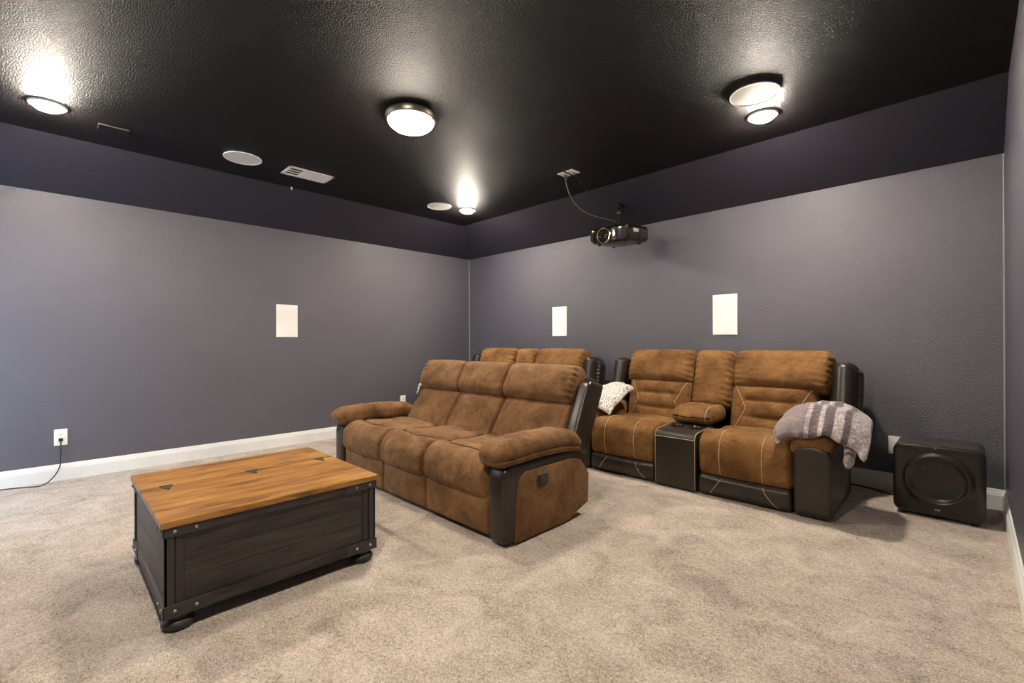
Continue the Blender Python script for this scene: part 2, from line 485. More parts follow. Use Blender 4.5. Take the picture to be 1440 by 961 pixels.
def ceiling_speaker(x, y, r, label):
    t = thing('ceiling_speaker', label, 'speaker', (x, y, CE), 'round ceiling speakers')
    bm = bmesh.new(); lathe(bm, [(r - .006, 0), (r, 0), (r, -.004), (r - .002, -.007), (r - .006, -.006), (r - .007, -.003)], seg=56); build('rim', bm, M['white'], t, True, 50)
    bm = bmesh.new(); lathe(bm, [(0, -.006), (r * .5, -.0058), (r - .006, -.0045), (r - .006, 0), (0, 0)], seg=56); build('grille', bm, M['grille'], t, True, 50)
ceiling_speaker(-4.346, 1.155, 0.143, 'round white ceiling speaker left of the air vent')
ceiling_speaker(-4.31, 3.160, 0.137, 'round white ceiling speaker beside the back left recessed light')
ceiling_speaker(-0.962, 3.147, 0.143, 'round white ceiling speaker beside the right recessed light')

# air vent
t = thing('air_vent', 'white rectangular ceiling air vent with three louvre sections', 'vent', (-4.352, 1.697, CE))
W2, L2 = .116, .202
bm = bmesh.new()
for (x0, x1, y0, y1) in ((-W2, -W2 + .024, -L2, L2), (W2 - .024, W2, -L2, L2), (-W2, W2, -L2, -L2 + .026), (-W2, W2, L2 - .026, L2)):
    box(bm, x0, x1, y0, y1, -.008, 0, .002, 1)
for yy in (-.063, .063): box(bm, -W2 + .02, W2 - .02, yy - .005, yy + .005, -.009, 0, .001, 1)
build('frame', bm, M['white'], t)
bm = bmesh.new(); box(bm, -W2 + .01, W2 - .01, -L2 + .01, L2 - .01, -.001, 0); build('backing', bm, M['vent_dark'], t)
for (a, b, dirn, hz) in ((-L2 + .026, -.068, 1, -.0028), (-.058, .058, 0, -.007), (.068, L2 - .026, -1, -.007)):
    bm = bmesh.new()
    ns = 4 if dirn == 1 else 8
    for k in range(ns):
        x = -W2 + .03 + k * (2 * W2 - .06) / (ns - 1)
        w = .0036 if dirn == 1 else .0105
        prism(bm, [(x - w, -.007), (x + w * .9, -.0025), (x + w * .9, -.0018), (x - w, -.006)], a, b, 'y')
    build('louvre', bm, M['white'], t)

# painted-over sensor plate on the ceiling
t = thing('ceiling_panel', 'small black painted access panel on the ceiling, right of the far left light', 'panel', (-4.419, 0.335, CE))
bm = bmesh.new(); box(bm, -.075, .075, -.085, .085, -.012, 0, .003, 2); build('cover', bm, M['ceiling'], t)
bm = bmesh.new(); box(bm, .070, .077, -.086, .082, -.0135, -.006, .001, 1); box(bm, -.02, .074, -.088, -.082, -.0135, -.006, .001, 1); build('edge_strip', bm, M['pewter'], t)
# little hook at the ceiling edge
bm = bmesh.new(); lathe(bm, [(0, 0), (.012, 0), (.012, -.004), (.005, -.008), (.005, -.02), (.008, -.024), (0, -.028)], (-4.823, 1.719, CE), 14)
o = build('ceiling_hook', bm, M['white'], None, True, 40); tag(o, 'tiny white hook at the ceiling edge below the vent', 'hook')
o.location = (0, 0, 0)

# two wall plates on the ceiling for the projector leads
def cable_plate(x, y, label):
    t = thing('cable_plate', label, 'wall plate', (x, y, CE), 'ceiling cable plates')
    bm = bmesh.new(); box(bm, -.038, .038, -.060, .060, -.007, 0, .003, 2); build('plate', bm, M['white'], t)
    bm = bmesh.new(); box(bm, -.017, .017, -.034, .034, -.010, -.006, .0015, 1); build('insert', bm, M['white'], t)
    bm = bmesh.new(); box(bm, -.011, .011, .002, .026, -.0115, -.009); build('socket', bm, M['black_plastic'], t)
    for s in (-1, 1):
        bm = bmesh.new(); lathe(bm, [(0, -.009), (.0035, -.0085), (.004, -.006)], (0, s * .048, 0), 10); build('screw', bm, M['pewter'], t, True)
cable_plate(-2.677, 3.387, 'white ceiling cable plate the thick projector cable drops from')
cable_plate(-2.578, 3.387, 'white ceiling cable plate with a thin black lead, right of its twin')

# ================================================================ projector
PX, PY, PZ = -2.548, 4.115, 2.225
t = thing('projector', 'black glossy projector with bronze lens ring hung from the sloped ceiling', 'projector', (PX, PY, PZ))
t.rotation_euler = (math.radians(4), math.radians(1), 0)
CABLE = [(-2.666, 3.400, 2.702), (-2.673, 3.420, 2.608), (-2.645, 3.480, 2.474), (-2.603, 3.580, 2.392), (-2.568, 3.700, 2.362), (-2.540, 3.830, 2.356), (-2.52, 3.95, 2.352), (-2.51, 4.03, 2.346)]
def proj_def(Q, U):
    Q = Q.copy()
    # sides narrow toward the front corners, underside rises at the edges
    Q[:, 2] += np.where(U[:, 2] < 0, .022 * (np.abs(U[:, 0]) ** 2.5) + .012 * np.abs(U[:, 1]) ** 3, 0)
    Q[:, 1] += np.where(U[:, 1] < 0, .035 * np.abs(U[:, 0]) ** 3, 0)
    return Q
s = Soft((0, 0, 0), (.218, .218, .088), (.028, .03, .03), proj_def, res=.03)
soft_obj('housing', s, M['gloss_black'], t)
bm = bmesh.new()
for k in range(7): box(bm, .125 + k * .0115, .131 + k * .0115, -.219 + .004 + .0022 * k, -.19, -.055, .05, .001, 1)
build('front_vent', bm, M['black_plastic'], t)
bm = bmesh.new()
for k in range(3): box(bm, -.205 + k * .014, -.198 + k * .014, -.206 - .003 * k, -.17, -.04, .045, .001, 1)
build('front_vent', bm, M['black_plastic'], t)
bm = bmesh.new(); lathe(bm, [(.066, .02), (.076, .0), (.080, -.016), (.074, -.024), (.066, -.020), (.062, .0), (.060, .02)], (-.028, -.218, -.004), 40, axis='y'); lr = build('lens_ring', bm, M['brass'], t, True, 50)
bm = bmesh.new(); lathe(bm, [(.062, -.012), (.050, -.004), (.046, .008), (.040, .006), (.025, .000), (0, -.003)], (-.028, -.218, -.004), 32, axis='y'); build('lens', bm, M['lens'], lr, True, 50)
bm = bmesh.new(); lathe(bm, [(0, -.006), (.012, -.004), (.014, .006), (.012, .02)], (.105, -.205, .0), 16, axis='y'); build('sensor', bm, M['silver'], t, True)
bm = bmesh.new(); box(bm, .2175, .2195, -.09, .015, .015, .048, .0005, 1); build('label_plate', bm, M['label'], t)
bm = bmesh.new()
for k in range(9): box(bm, .2165, .2195, .06 + k * .014, .066 + k * .014, -.02, .055, .0005, 1)
build('side_vent', bm, M['black_plastic'], t)
for (x, y) in ((-.15, -.13), (.15, -.13), (-.15, .14), (.15, .14)):
    bm = bmesh.new(); lathe(bm, [(0, -.010), (.014, -.010), (.016, -.004), (.016, .012)], (x, y, -.078), 16); build('foot', bm, M['black_plastic'], t, True, 40)
# mount: flange on the slope, ball joint, pole, spider plate
t2 = bpy.data.objects.new('ceiling_mount', None); COL.objects.link(t2); t2.location = (-2.60, 4.222, 0)
t2.parent = t; t2.matrix_parent_inverse = (Matrix.Translation((PX, PY, PZ)) @ t.rotation_euler.to_matrix().to_4x4()).inverted()
sz = CE - (4.222 - (YB - INS)) * .3 / INS
ang = math.atan2(.3, INS)
bm = bmesh.new(); lathe(bm, [(0, 0), (.050, 0), (.054, -.006), (.052, -.012), (.030, -.020), (.026, -.034), (0, -.036)], (0, 0, 0), 28)
fl = build('flange', bm, M['gloss_black'], t2, True, 40); fl.location = (0, 0, sz); fl.rotation_euler = (-ang, 0, 0)
bm = bmesh.new(); lathe(bm, [(0, sz - .03), (.020, sz - .035), (.034, sz - .055), (.036, sz - .075), (.026, sz - .10), (.016, sz - .115), (.016, PZ + .105), (.05, PZ + .103), (.05, PZ + .093), (0, PZ + .093)], (0, 0, 0), 24)
build('pole', bm, M['gloss_black'], t2, True, 40)
for a in (0.6, 2.2, 3.8, 5.4):
    bm = bmesh.new(); p = Vector((math.cos(a), math.sin(a), 0))
    tube(bm, [Vector((0, 0, PZ + .098)), p * .09 + Vector((0, -.03, PZ + .100)), p * .14 + Vector((0, -.05, PZ + .088))], .006, 8)
    build('arm', bm, M['black_plastic'], t2, True)
bm = bmesh.new(); tube(bm, spline(CABLE), .0058, 10)
lathe(bm, [(0, 0), (.011, 0), (.012, -.03), (.009, -.045), (0, -.046)], (-2.666, 3.40, CE - .010), 14)
o = build('projector_cable', bm, M['grey_cable'], None, True); tag(o, 'thick grey cable curving from ceiling plate to the projector', 'cable')
bm = bmesh.new(); tube(bm, spline([(-2.578, 3.41, CE - .0125), (-2.584, 3.47, 2.67), (-2.595, 3.65, 2.589), (-2.615, 3.93, 2.480), (-2.64, 4.06, 2.43), (-2.68, 4.14, 2.38), (-2.70, 4.18, 2.352)]), .0030, 8)
o = build('power_lead', bm, M['cord'], None, True); tag(o, 'thin black lead running from the ceiling plate to the back of the projector', 'cable')

# ================================================================ wall plates, speakers, outlets
def wall_speaker(plane, a0, a1, z0, z1, label):
    # plane 'L' = left wall, 'B' = back wall
    ca, cz = (a0 + a1) / 2, (z0 + z1) / 2
    w, h = (a1 - a0) / 2, (z1 - z0) / 2
    t = thing('wall_speaker', label, 'speaker', (XL, ca, cz) if plane == 'L' else (ca, YB, cz), 'in-wall speakers')
    bm = bmesh.new(); box(bm, -w, w, -.009, 0, -h, h, .003, 2); f = build('frame', bm, M['white'], t)
    bm = bmesh.new(); box(bm, -w + .006, w - .006, -.0105, -.004, -h + .006, h - .006, .0015, 1); g = build('grille', bm, M['white'], t)
    if plane == 'L': t.rotation_euler = (0, 0, PI / 2)
wall_speaker('L', 1.769, 1.999, 1.216, 1.579, 'white rectangular in-wall speaker on the left wall')
wall_speaker('B', -3.788, -3.555, 1.221, 1.592, 'white rectangular in-wall speaker on the back wall nearest the room corner')
wall_speaker('B', -1.770, -1.543, 1.210, 1.597, 'white rectangular in-wall speaker on the back wall above the right loveseat')

def outlet(plane, a, z, label, w=.041, h=.068):
    t = thing('wall_outlet', label, 'outlet', (XL, a, z) if plane == 'L' else (a, YB, z), 'white wall outlets')
    bm = bmesh.new(); box(bm, -w, w, -.006, 0, -h, h, .0025, 2); build('cover_plate', bm, M['white'], t)
    for s in (-1, 1):
        bm = bmesh.new(); box(bm, -.0165, .0165, -.008, -.004, s * .0205 - .0145, s * .0205 + .0145, .004, 2); sk = build('socket', bm, M['white'], t)
        bm = bmesh.new()
        for dx in (-.0065, .0065): box(bm, dx - .0012, dx + .0012, -.0085, -.006, s * .0205 - .002, s * .0205 + .007)
        box(bm, -.002, .002, -.0085, -.006, s * .0205 - .010, s * .0205 - .006); build('slot', bm, M['black_plastic'], sk)
    bm = bmesh.new(); lathe(bm, [(0, -.0075), (.003, -.007), (.0035, -.005)], (0, 0, 0), 10, axis='y'); build('screw', bm, M['silver'], t, True)
    if plane == 'L': t.rotation_euler = (0, 0, PI / 2)
outlet('L', .068, .363, 'white outlet on the left wall with a black cord plugged in')
outlet('L', 3.370, .366, 'white outlet on the left wall behind the front sofa arm')
outlet('B', -.408, .354, 'white outlet on the back wall behind the subwoofer')
t = thing('power_cable', 'black cord plugged into the left wall outlet and trailing along the baseboard', 'cord', (0, 0, 0))
bm = bmesh.new(); box(bm, XL + .0085, XL + .032, .054, .082, .330, .356, .005, 2); build('plug', bm, M['black_plastic'], t)
bm = bmesh.new(); tube(bm, spline([(XL + .028, .068, .333), (XL + .034, .068, .28), (XL + .032, .066, .20), (XL + .036, .062, .13), (XL + .06, .035, .065), (XL + .10, -.01, .020), (XL + .13, -.06, .006), (XL + .09, -.14, .005), (XL + .045, -.26, .005), (XL + .05, -.45, .005), (XL + .06, -.8, .005)]), .0042, 8)
build('cable', bm, M['cord'], t, True)

# ================================================================ subwoofer
SX, SY = -.153, 3.995
t = thing('subwoofer', 'black rounded subwoofer with round front dish in the back right corner', 'speaker', (SX, SY, 0))
bm = bmesh.new()
def rrect(w, h, r, n=8, cz=0):
    P = []
    for cx, cy, a0 in ((w - r, h - r, 0), (-w + r, h - r, PI / 2), (-w + r, -h + r, PI), (w - r, -h + r, 1.5 * PI)):
        for k in range(n + 1):
            a = a0 + PI / 2 * k / n; P.append((cx + r * math.cos(a), cz + cy + r * math.sin(a)))
    return P
prism(bm, rrect(.219, .224, .05, 8, .248), .022, .345, 'y'); 
build('cabinet', bm, M['iron'], t, True, 35)
# front fascia with a moulded dish
HW, HH, RC = .219, .224, .05
bm = bmesh.new()
s = Soft((0, .012, .248), (HW, .012, HH), (RC, .010, RC), None, res=.012)
def fascia(Q, U):
    Q = Q.copy(); front = U[:, 1] < -.5
    x = Q[:, 0]; z = Q[:, 2] - .005; r = np.sqrt(x * x + z * z)
    ring = .026 * np.exp(-((r - .150) / .012) ** 2)
    dish = np.where(r < .150, -.018 * np.cos(np.clip(r / .150, 0, 1) * PI / 2) ** .8, 0)
    Q[:, 1] += np.where(front, -(ring * .55) - dish, 0)
    return Q
s.deform = fascia
s.add(bm); build('front_panel', bm, M['satin_black'], t, smooth=True)
for (x, y) in ((-.17, .05), (.17, .05), (-.17, .31), (.17, .31)):
    bm = bmesh.new(); lathe(bm, [(0, 0), (.018, 0), (.022, .008), (.022, .028), (0, .028)], (x, y, 0), 20); build('foot', bm, M['black_plastic'], t, True, 40)
cu = bpy.data.curves.new('logo', 'FONT'); cu.body = 'SVS'; cu.size = .017; cu.extrude = .0006; cu.align_x = 'CENTER'; cu.align_y = 'CENTER'
cu.materials.append(M['silver'])
tmp = bpy.data.objects.new('logo_text', cu); COL.objects.link(tmp)
dg = bpy.context.evaluated_depsgraph_get(); me = bpy.data.meshes.new_from_object(tmp.evaluated_get(dg))
bpy.data.objects.remove(tmp)
lo = link('logo', me, t); lo.rotation_euler = (PI / 2, 0, 0); lo.location = (0.0, -.0012, .066); lo['label'] = 'small silver logo'
bm = bmesh.new(); lathe(bm, [(0, -.003), (.004, -.0025), (.0045, 0), (.0045, .004)], (-.01, 0, .455), 12, axis='y'); build('indicator', bm, M['pewter'], t, True)
bm = bmesh.new(); tube(bm, spline([(SX - .06, SY + .338, .10), (SX - .10, 4.43, .03), (SX - .20, 4.42, .006), (-.47, 4.44, .006), (-.56, 4.495, .006), (-.66, 4.51, .006), (-.76, 4.50, .006), (-.95, 4.49, .006)]), .0055, 8)
o = build('power_cord', bm, M['cord'], t, True); o.location = (-SX, -SY, 0)

# ================================================================ trunk coffee table
X0, X1, Y0, Y1, ZT = -3.155, -2.226, .303, 1.230, .450
t = thing('trunk_coffee_table', 'square black wooden trunk coffee table with honey pine lift lid', 'coffee table', ((X0 + X1) / 2, (Y0 + Y1) / 2, 0))
cx, cy = t.location.x, t.location.y
hx, hy = (X1 - X0) / 2, (Y1 - Y0) / 2
seam = -2.795 - cx
bm = bmesh.new()
# lid boards (front three) and the fixed rear board, with fine plank joints
edges = [seam + .006, seam + .19, seam + .38, hx]
for a, b in zip(edges, edges[1:]): box(bm, a + .0004, b - .0004, -hy, hy, ZT - .026, ZT, .0022, 2)
lid = build('lid', bm, M['oak'], t)
bm = bmesh.new(); box(bm, -hx, seam - .006, -hy, hy, ZT - .026, ZT, .0022, 2); build('fixed_top', bm, M['oak'], t)
bx, by = hx - .010, hy - .010
def rail(z0, z1, thick, name):
    for (x0, x1, y0, y1, mat) in ((bx - thick, bx, -by, by, 'ebony'), (-bx, -bx + thick, -by, by, 'ebony'), (-bx, bx, -by, -by + thick, 'ebony_x'), (-bx, bx, by - thick, by, 'ebony_x')):
        bm = bmesh.new(); box(bm, x0, x1, y0, y1, z0, z1, .003, 2); build(name, bm, M[mat], t)
rail(.385, .4245, .02, 'top_rail'); rail(.064, .116, .024, 'bottom_rail')
pi = .013
for s in (1, -1):
    # long sides: recessed plank panel, flanked by uprights
    bm = bmesh.new()
    for a, b in ((.110, .205), (.205, .296), (.296, .39)):
        x = s * (bx - pi); box(bm, min(x, x - s * .014), max(x, x - s * .014), -by + .03, by - .03, a + .0008, b - .0008, .0016, 1)
    if s == 1:
        rng = np.random.RandomState(3)   # saw marks on the top plank
        for k in range(26):
            y = -by + .09 + k * .0125; x = bx - pi + .0002
            L = .05 + .02 * rng.rand()
            v = [bm.verts.new((x + dx, y + dy, z)) for dx, dy, z in ((0, 0, .303), (.0009, .0012, .303), (.0009, .0012 + L * .55, .303 + L), (0, L * .55, .303 + L))]
            bm.faces.new(v)
    build('front_panel' if s == 1 else 'back_panel', bm, M['ebony'], t)
    bm = bmesh.new()
    for a, b in ((.110, .25), (.25, .39)):
        y = s * (by - .010); box(bm, -bx + .03, bx - .03, min(y, y - s * .014), max(y, y - s * .014), a + .0008, b - .0008, .0016, 1)
    build('side_panel', bm, M['ebony_x'], t)
    for q in (1, -1):
        bm = bmesh.new(); y = q * (by - .040); y2 = q * (by - .070)
        x = s * (bx - .008); box(bm, min(x, x - s * .014), max(x, x - s * .014), min(y, y2), max(y, y2), .112, .388, .002, 1); build('upright_board', bm, M['ebony_v'], t)
        bm = bmesh.new()   # folded iron corner post
        xa, xb = s * (bx - .003), s * (bx - .036); ya, yb = q * (by - .003), q * (by - .036)
        box(bm, min(xa, xa - s * .010), max(xa, xa - s * .010), min(ya, yb), max(ya, yb), .112, .388, .0015, 1)
        box(bm, min(xa, xb), max(xa, xb), min(ya, ya - q * .010), max(ya, ya - q * .010), .112, .388, .0015, 1)
        build('corner_post', bm, M['iron'], t)
        # iron straps folded round the rails
        for z0, z1 in ((.3855, .424), (.0645, .1155)):
            bm = bmesh.new(); L = .165
            xa, ya = s * (bx + .0025), q * (by + .0025)
            box(bm, min(xa, xa - s * .004), max(xa, xa - s * .004), min(ya, ya - q * L), max(ya, ya - q * L), z0, z1, .001, 1)
            box(bm, min(xa, xa - s * L), max(xa, xa - s * L), min(ya, ya - q * .004), max(ya, ya - q * .004), z0, z1, .001, 1)
            st = build('corner_strap', bm, M['iron'], t)
            zc = (z0 + z1) / 2
            for d in (.036, .108):
                for ax in 'xy':
                    bm = bmesh.new()
                    prof = [(.0085, 0), (.0085, .002), (.006, .006), (.003, .0075), (0, .008)]
                    if ax == 'x': lathe(bm, [(r, s * h) for r, h in prof], (s * (bx + .0025), q * (by - d), zc), 14, axis='x')
                    else: lathe(bm, [(r, q * h) for r, h in prof], (s * (bx - d), q * (by + .0025), zc), 14, axis='y')
                    build('bolt', bm, M['pewter'], st, True)
        bm = bmesh.new()
        lathe(bm, [(0, 0), (.040, 0), (.052, .006), (.059, .018), (.058, .030), (.048, .040), (.040, .044), (.040, .050), (.046, .054), (.047, .064), (0, .064)], (s * (bx - .056), q * (by - .056), 0), 32)
        build('bun_foot', bm, M['ebony_v'], t, True, 50)
for yy in (.402, .783, 1.148):
    bm = bmesh.new(); y = yy - cy; z = ZT
    tri = [(seam + .002, y - .024), (seam + .002, y + .024), (seam + .010, y + .024), (seam + .050, y + .008), (seam + .072, y + .005), (seam + .072, y - .005), (seam + .050, y - .008), (seam + .010, y - .024)]
    prism(bm, tri, z - .0005, z + .0028, 'z')
    tube(bm, [(seam, y - .026, z + .001), (seam, y + .026, z + .001)], .0045, 10)
    h = build('hinge', bm, M['iron'], t)
    for (dx, dy) in ((.010, -.016), (.010, .016), (.060, 0)):
        bm = bmesh.new(); lathe(bm, [(.004, .0028), (.003, .0045), (0, .005)], (seam + dx, y + dy, z), 10)
        build('screw', bm, M['iron'], h, True)
bm = bmesh.new(); box(bm, -bx + .02, bx - .02, -by + .02, by - .02, .066, .08); build('bottom_board', bm, M['ebony'], t)

# ================================================================ front three-seat reclining sofa
SF = (-2.885, 1.765, 0)
sofa = thing('reclining_sofa', 'brown suede three seat reclining sofa with dark leather trim facing the trunk table', 'sofa', SF)
A_ = M['suedeA']; LE = M['leather']
def seatA(seed, hx_):
    def f(Q, U):
        Q = Q.copy(); u, v, w = U[:, 0], U[:, 1], U[:, 2]
        top = np.clip((w + .2) / 1.2, 0, 1)
        Q[:, 2] += top * (.030 * (1 - u ** 2) * (1 - .5 * (v + .1) ** 2) - .020 * np.exp(-((v - .35) / .45) ** 2) * (1 - u ** 4) + .012 * np.exp(-((v + .62) / .25) ** 2))
        front = np.clip((-v - .4) / .6, 0, 1)
        Q[:, 1] -= front * (.020 * (1 - np.abs(u) ** 3) * np.exp(-((w - .1) / .8) ** 2))
        Q[:, 2] -= np.clip(-w, 0, 1) * front * .018 * (1 - u ** 4)
        # inset U-shaped top seam
        sv = v - (-.66 + .40 * np.abs(u) ** 2.6)
        g = groove(sv, .075) * np.where((w > .35) & (np.abs(u) < .93), 1, 0) + groove(np.abs(u) - .90, .065) * np.where((w > .35) & (v > -.30), 1, 0)
        Q[:, 2] -= .013 * np.clip(g, 0, 1)
        n = nz(Q, 9, seed) * .009 + nz(Q * np.array([1, .35, 1]), 20, seed + 5) * .006
        Q[:, 2] += n * top; Q[:, 1] += n * front
        return Q
    return f
seats = [(-.597, .316), (0, .279), (.597, .316)]
backs = [(-.568, .296), (.006, .278), (.620, .336)]
for i, (x, hw) in enumerate(seats):
    s = Soft((x, .315, .345), (hw, .325, .118), (.035, .105, .085), seatA(i * 3 + 1, hw), res=.013)
    us = np.linspace(-.90, .90, 61)
    P = s.surf([(u * hw, .325 * (-.66 + .40 * abs(u) ** 2.6), .118) for u in us]); P[:, 2] += .0035
    P2 = s.surf([(sg * hw * .90, .325 * (-.36 + 1.1 * k / 12), .118) for sg in (-1,) for k in range(13)]); P3 = s.surf([(hw * .90, .325 * (-.36 + 1.1 * k / 12), .118) for k in range(13)])
    soft_obj('seat_cushion', s, A_, sofa, [P, P2, P3], M['seam'], .0038)
    def fr(Q, U, i=i):
        Q = Q.copy(); Q[:, 1] += -np.where(U[:, 1] < 0, .014 * (1 - U[:, 0] ** 2) * (1 - U[:, 2] ** 2), 0) + nz(Q, 10, i + 20) * .004
        return Q
    s = Soft((x, .075, .145), (hw - .002, .055, .122), (.022, .03, .03), fr, res=.02)
    soft_obj('footrest_panel', s, A_, sofa)
    def lower(Q, U, i=i):
        Q = Q.copy(); u, v, w = U.T
        fr_ = np.clip(-v, 0, 1)
        Q[:, 1] -= fr_ * (.022 * (1 - np.abs(u) ** 3) * np.clip(1 - (w * .8) ** 2, 0, 1))
        fold = np.exp(-((u - .1 * math.sin(i * 2 + 1)) / .12) ** 2) * np.clip(w, 0, 1)
        Q[:, 1] += fr_ * (.007 * fold + nz(Q * np.array([1, 1, .35]), 20, i + 40) * .010 * (.3 + w ** 2) + nz(Q, 8, i + 44) * .006)
        return Q
    xb, hb_ = backs[i]
    s = Soft((xb, .735, .532), (hb_, .075, .200), (.03, .05, .05), lower, tilt=math.radians(32), res=.015)
    soft_obj('back_cushion', s, A_, sofa)
    def head(Q, U, i=i):
        Q = Q.copy(); u, v, w = U.T
        fr_ = np.clip(-v, 0, 1)
        Q[:, 1] -= fr_ * (.028 * (1 - np.abs(u) ** 4) * np.exp(-((w + .35) / .7) ** 2))
        edge = np.abs(u) ** 5 * (np.sign(u) == (1 if i == 2 else -1 if i == 0 else 0))
        Q[:, 1] += fr_ * (edge * .016 * np.sin(Q[:, 2] * 150) + nz(Q * np.array([1, 1, .30]), 20, i + 60) * .009 * (.4 + np.clip(-w, 0, 1)) + nz(Q, 7, i + 66) * .006)
        Q[:, 2] += np.clip(w, 0, 1) * (.010 * (1 - u ** 4) + nz(Q, 9, i + 70) * .004)
        return Q
    hh = .142
    s = Soft((xb, .838, .836), (hb_, .085, hh), (.030, .075, .085), head, tilt=math.radians(24), res=.014)
    soft_obj('headrest', s, A_, sofa)
# back shell with leather wings
bm = bmesh.new(); prism(bm, [(.62, .30), (.74, .30), (1.03, .86), (.99, .89), (.90, .89)], -.98, .98, 'x', .02, 2); build('back_panel', bm, LE, sofa, True, 40)
for s_ in (-1, 1):
    a, b = (.955, 1.052) if s_ > 0 else (-.97, -.875)
    bm = bmesh.new(); prism(bm, [(.62, .44), (.815, .862), (.845, .884), (.985, .852), (1.003, .83), (.80, .40), (.66, .38)] if s_ > 0 else [(.70, .44), (.875, .862), (.90, .884), (.985, .852), (1.003, .83), (.80, .40), (.70, .38)], min(a, b), max(a, b), 'x', .022, 4)
    build('back_wing', bm, LE, sofa, True, 50)
def suede_panel_poly(): return [(.078, .016), (.098, .30), (.118, .372), (.165, .402), (.60, .402), (.70, .378), (.785, .275), (.778, .085), (.545, .012)]
for s_ in (-1, 1):
    x0, x1 = s_ * .928, s_ * 1.063
    body = [(0.0, .016), (0.0, .40), (.015, .440), (.06, .457), (.69, .452), (.765, .415), (.797, .29), (.790, .08), (.545, .0)]
    bm = bmesh.new(); prism(bm, body, min(x0, x1), max(x0, x1), 'x', .03, 4); arm = build('arm', bm, LE, sofa, True, 60)
    bm = bmesh.new(); xp = s_ * 1.056; xq = s_ * 1.069
    prism(bm, suede_panel_poly(), min(xp, xq), max(xp, xq), 'x', .005, 2); build('side_panel', bm, A_, arm, True, 40)
    # welt where the leather face folds
    bm = bmesh.new(); xs = s_ * 1.058
    tube(bm, spline([(xs, .020, .03), (xs + s_ * .002, .018, .22), (xs + s_ * .002, .020, .38), (xs, .045, .436), (xs - s_ * .004, .10, .455)]), .0035, 8); build('piping', bm, LE, arm, True)
    def pil(Q, U, s_=s_):
        Q = Q.copy(); u, v, w = U.T
        Q[:, 2] += -.040 * np.abs(v) ** 2.5 * np.where(v > 0, 1.0, .1) + .012 * (1 - v ** 2)
        seam_ = np.exp(-((w + .25) / .10) ** 2) * np.where(s_ * u > .3, 1, 0)
        Q[:, 0] -= s_ * .010 * seam_
        fr_ = np.clip(-v, 0, 1); Q[:, 1] += fr_ ** 2 * .012 * np.exp(-((w + .25) / .12) ** 2)
        n = nz(Q * np.array([1, 1, .4]), 17, 80 + s_) * .009 + nz(Q, 7, 84 + s_) * .008
        Q[:, 2] += n * (w > 0); Q[:, 0] += n * .6
        return Q
    s = Soft((s_ * .972, .345, .512), (.114, .400, .076), (.072, .12, .066), pil, res=.014)
    P = s.surf([(-s_ * .09, -.400, -.020), (-s_ * .03, -.400, -.020)] + [(s_ * (.114 * k / 4), -.400, -.020) for k in range(1, 4)] + [(s_ * .114, -.395 + .78 * k / 24, -.020) for k in range(25)])
    P[:, 0] += s_ * np.where(np.arange(len(P)) > 4, .001, 0); soft_obj('arm_pad', s, A_, sofa, [P], M['seam'], .0034)
# recliner handle on the visible side
bm = bmesh.new(); prism(bm, [(y * 1, z) for y, z in [(a * .055 / .055 + .312, b + .328) for a, b in rrect(.050, .034, .016, 5)]], 1.066, 1.073, 'x', .002, 1); hb = build('recliner_handle', bm, M['black_plastic'], sofa)
bm = bmesh.new(); prism(bm, [(a + .318, b + .328) for a, b in rrect(.030, .023, .009, 4)], 1.071, 1.080, 'x', .002, 2); build('lever', bm, M['iron'], hb)
bm = bmesh.new(); box(bm, -.93, .93, .10, .72, .022, .24); build('frame', bm, M['under'], sofa)
for x in (-.90, .90):
    for y in (.12, .5):
        bm = bmesh.new(); box(bm, x - .03, x + .03, y - .03, y + .03, 0, .03, .003, 1); build('foot', bm, M['under'], sofa)

# ================================================================ loveseat with console (built once, copied once)
L0 = (-1.640, 3.455, 0)
love = thing('reclining_loveseat', 'brown suede and dark leather reclining loveseat with console under the right wall speaker', 'sofa', L0, 'console loveseats along the back wall')
B_ = M['suedeB']; L2_ = M['leather2']; TH = M['thread']
def seatB(seed):
    def f(Q, U):
        Q = Q.copy(); u, v, w = U.T
        top = np.clip((w + .2) / 1.2, 0, 1); front = np.clip((-v - .4) / .6, 0, 1)
        Q[:, 2] += top * (.022 * (1 - u ** 2) + .012 * np.exp(-((v + .55) / .3) ** 2) - .014 * np.exp(-((v - .4) / .4) ** 2))
        Q[:, 1] -= front * .030 * (1 - u ** 4) * np.exp(-((w - .1) / .8) ** 2)
        g = groove(np.abs(u) - .50, .018) * np.where((w > -.9) & ((w > .3) | (v < -.3)), 1, 0)
        Q[:, 2] -= top * .005 * g; Q[:, 1] += front * .005 * g
        n = nz(Q, 9, seed) * .007 + nz(Q * np.array([1, 1, .4]), 20, seed + 3) * .004
        Q[:, 2] += n * top; Q[:, 1] += n * front
        return Q
    return f
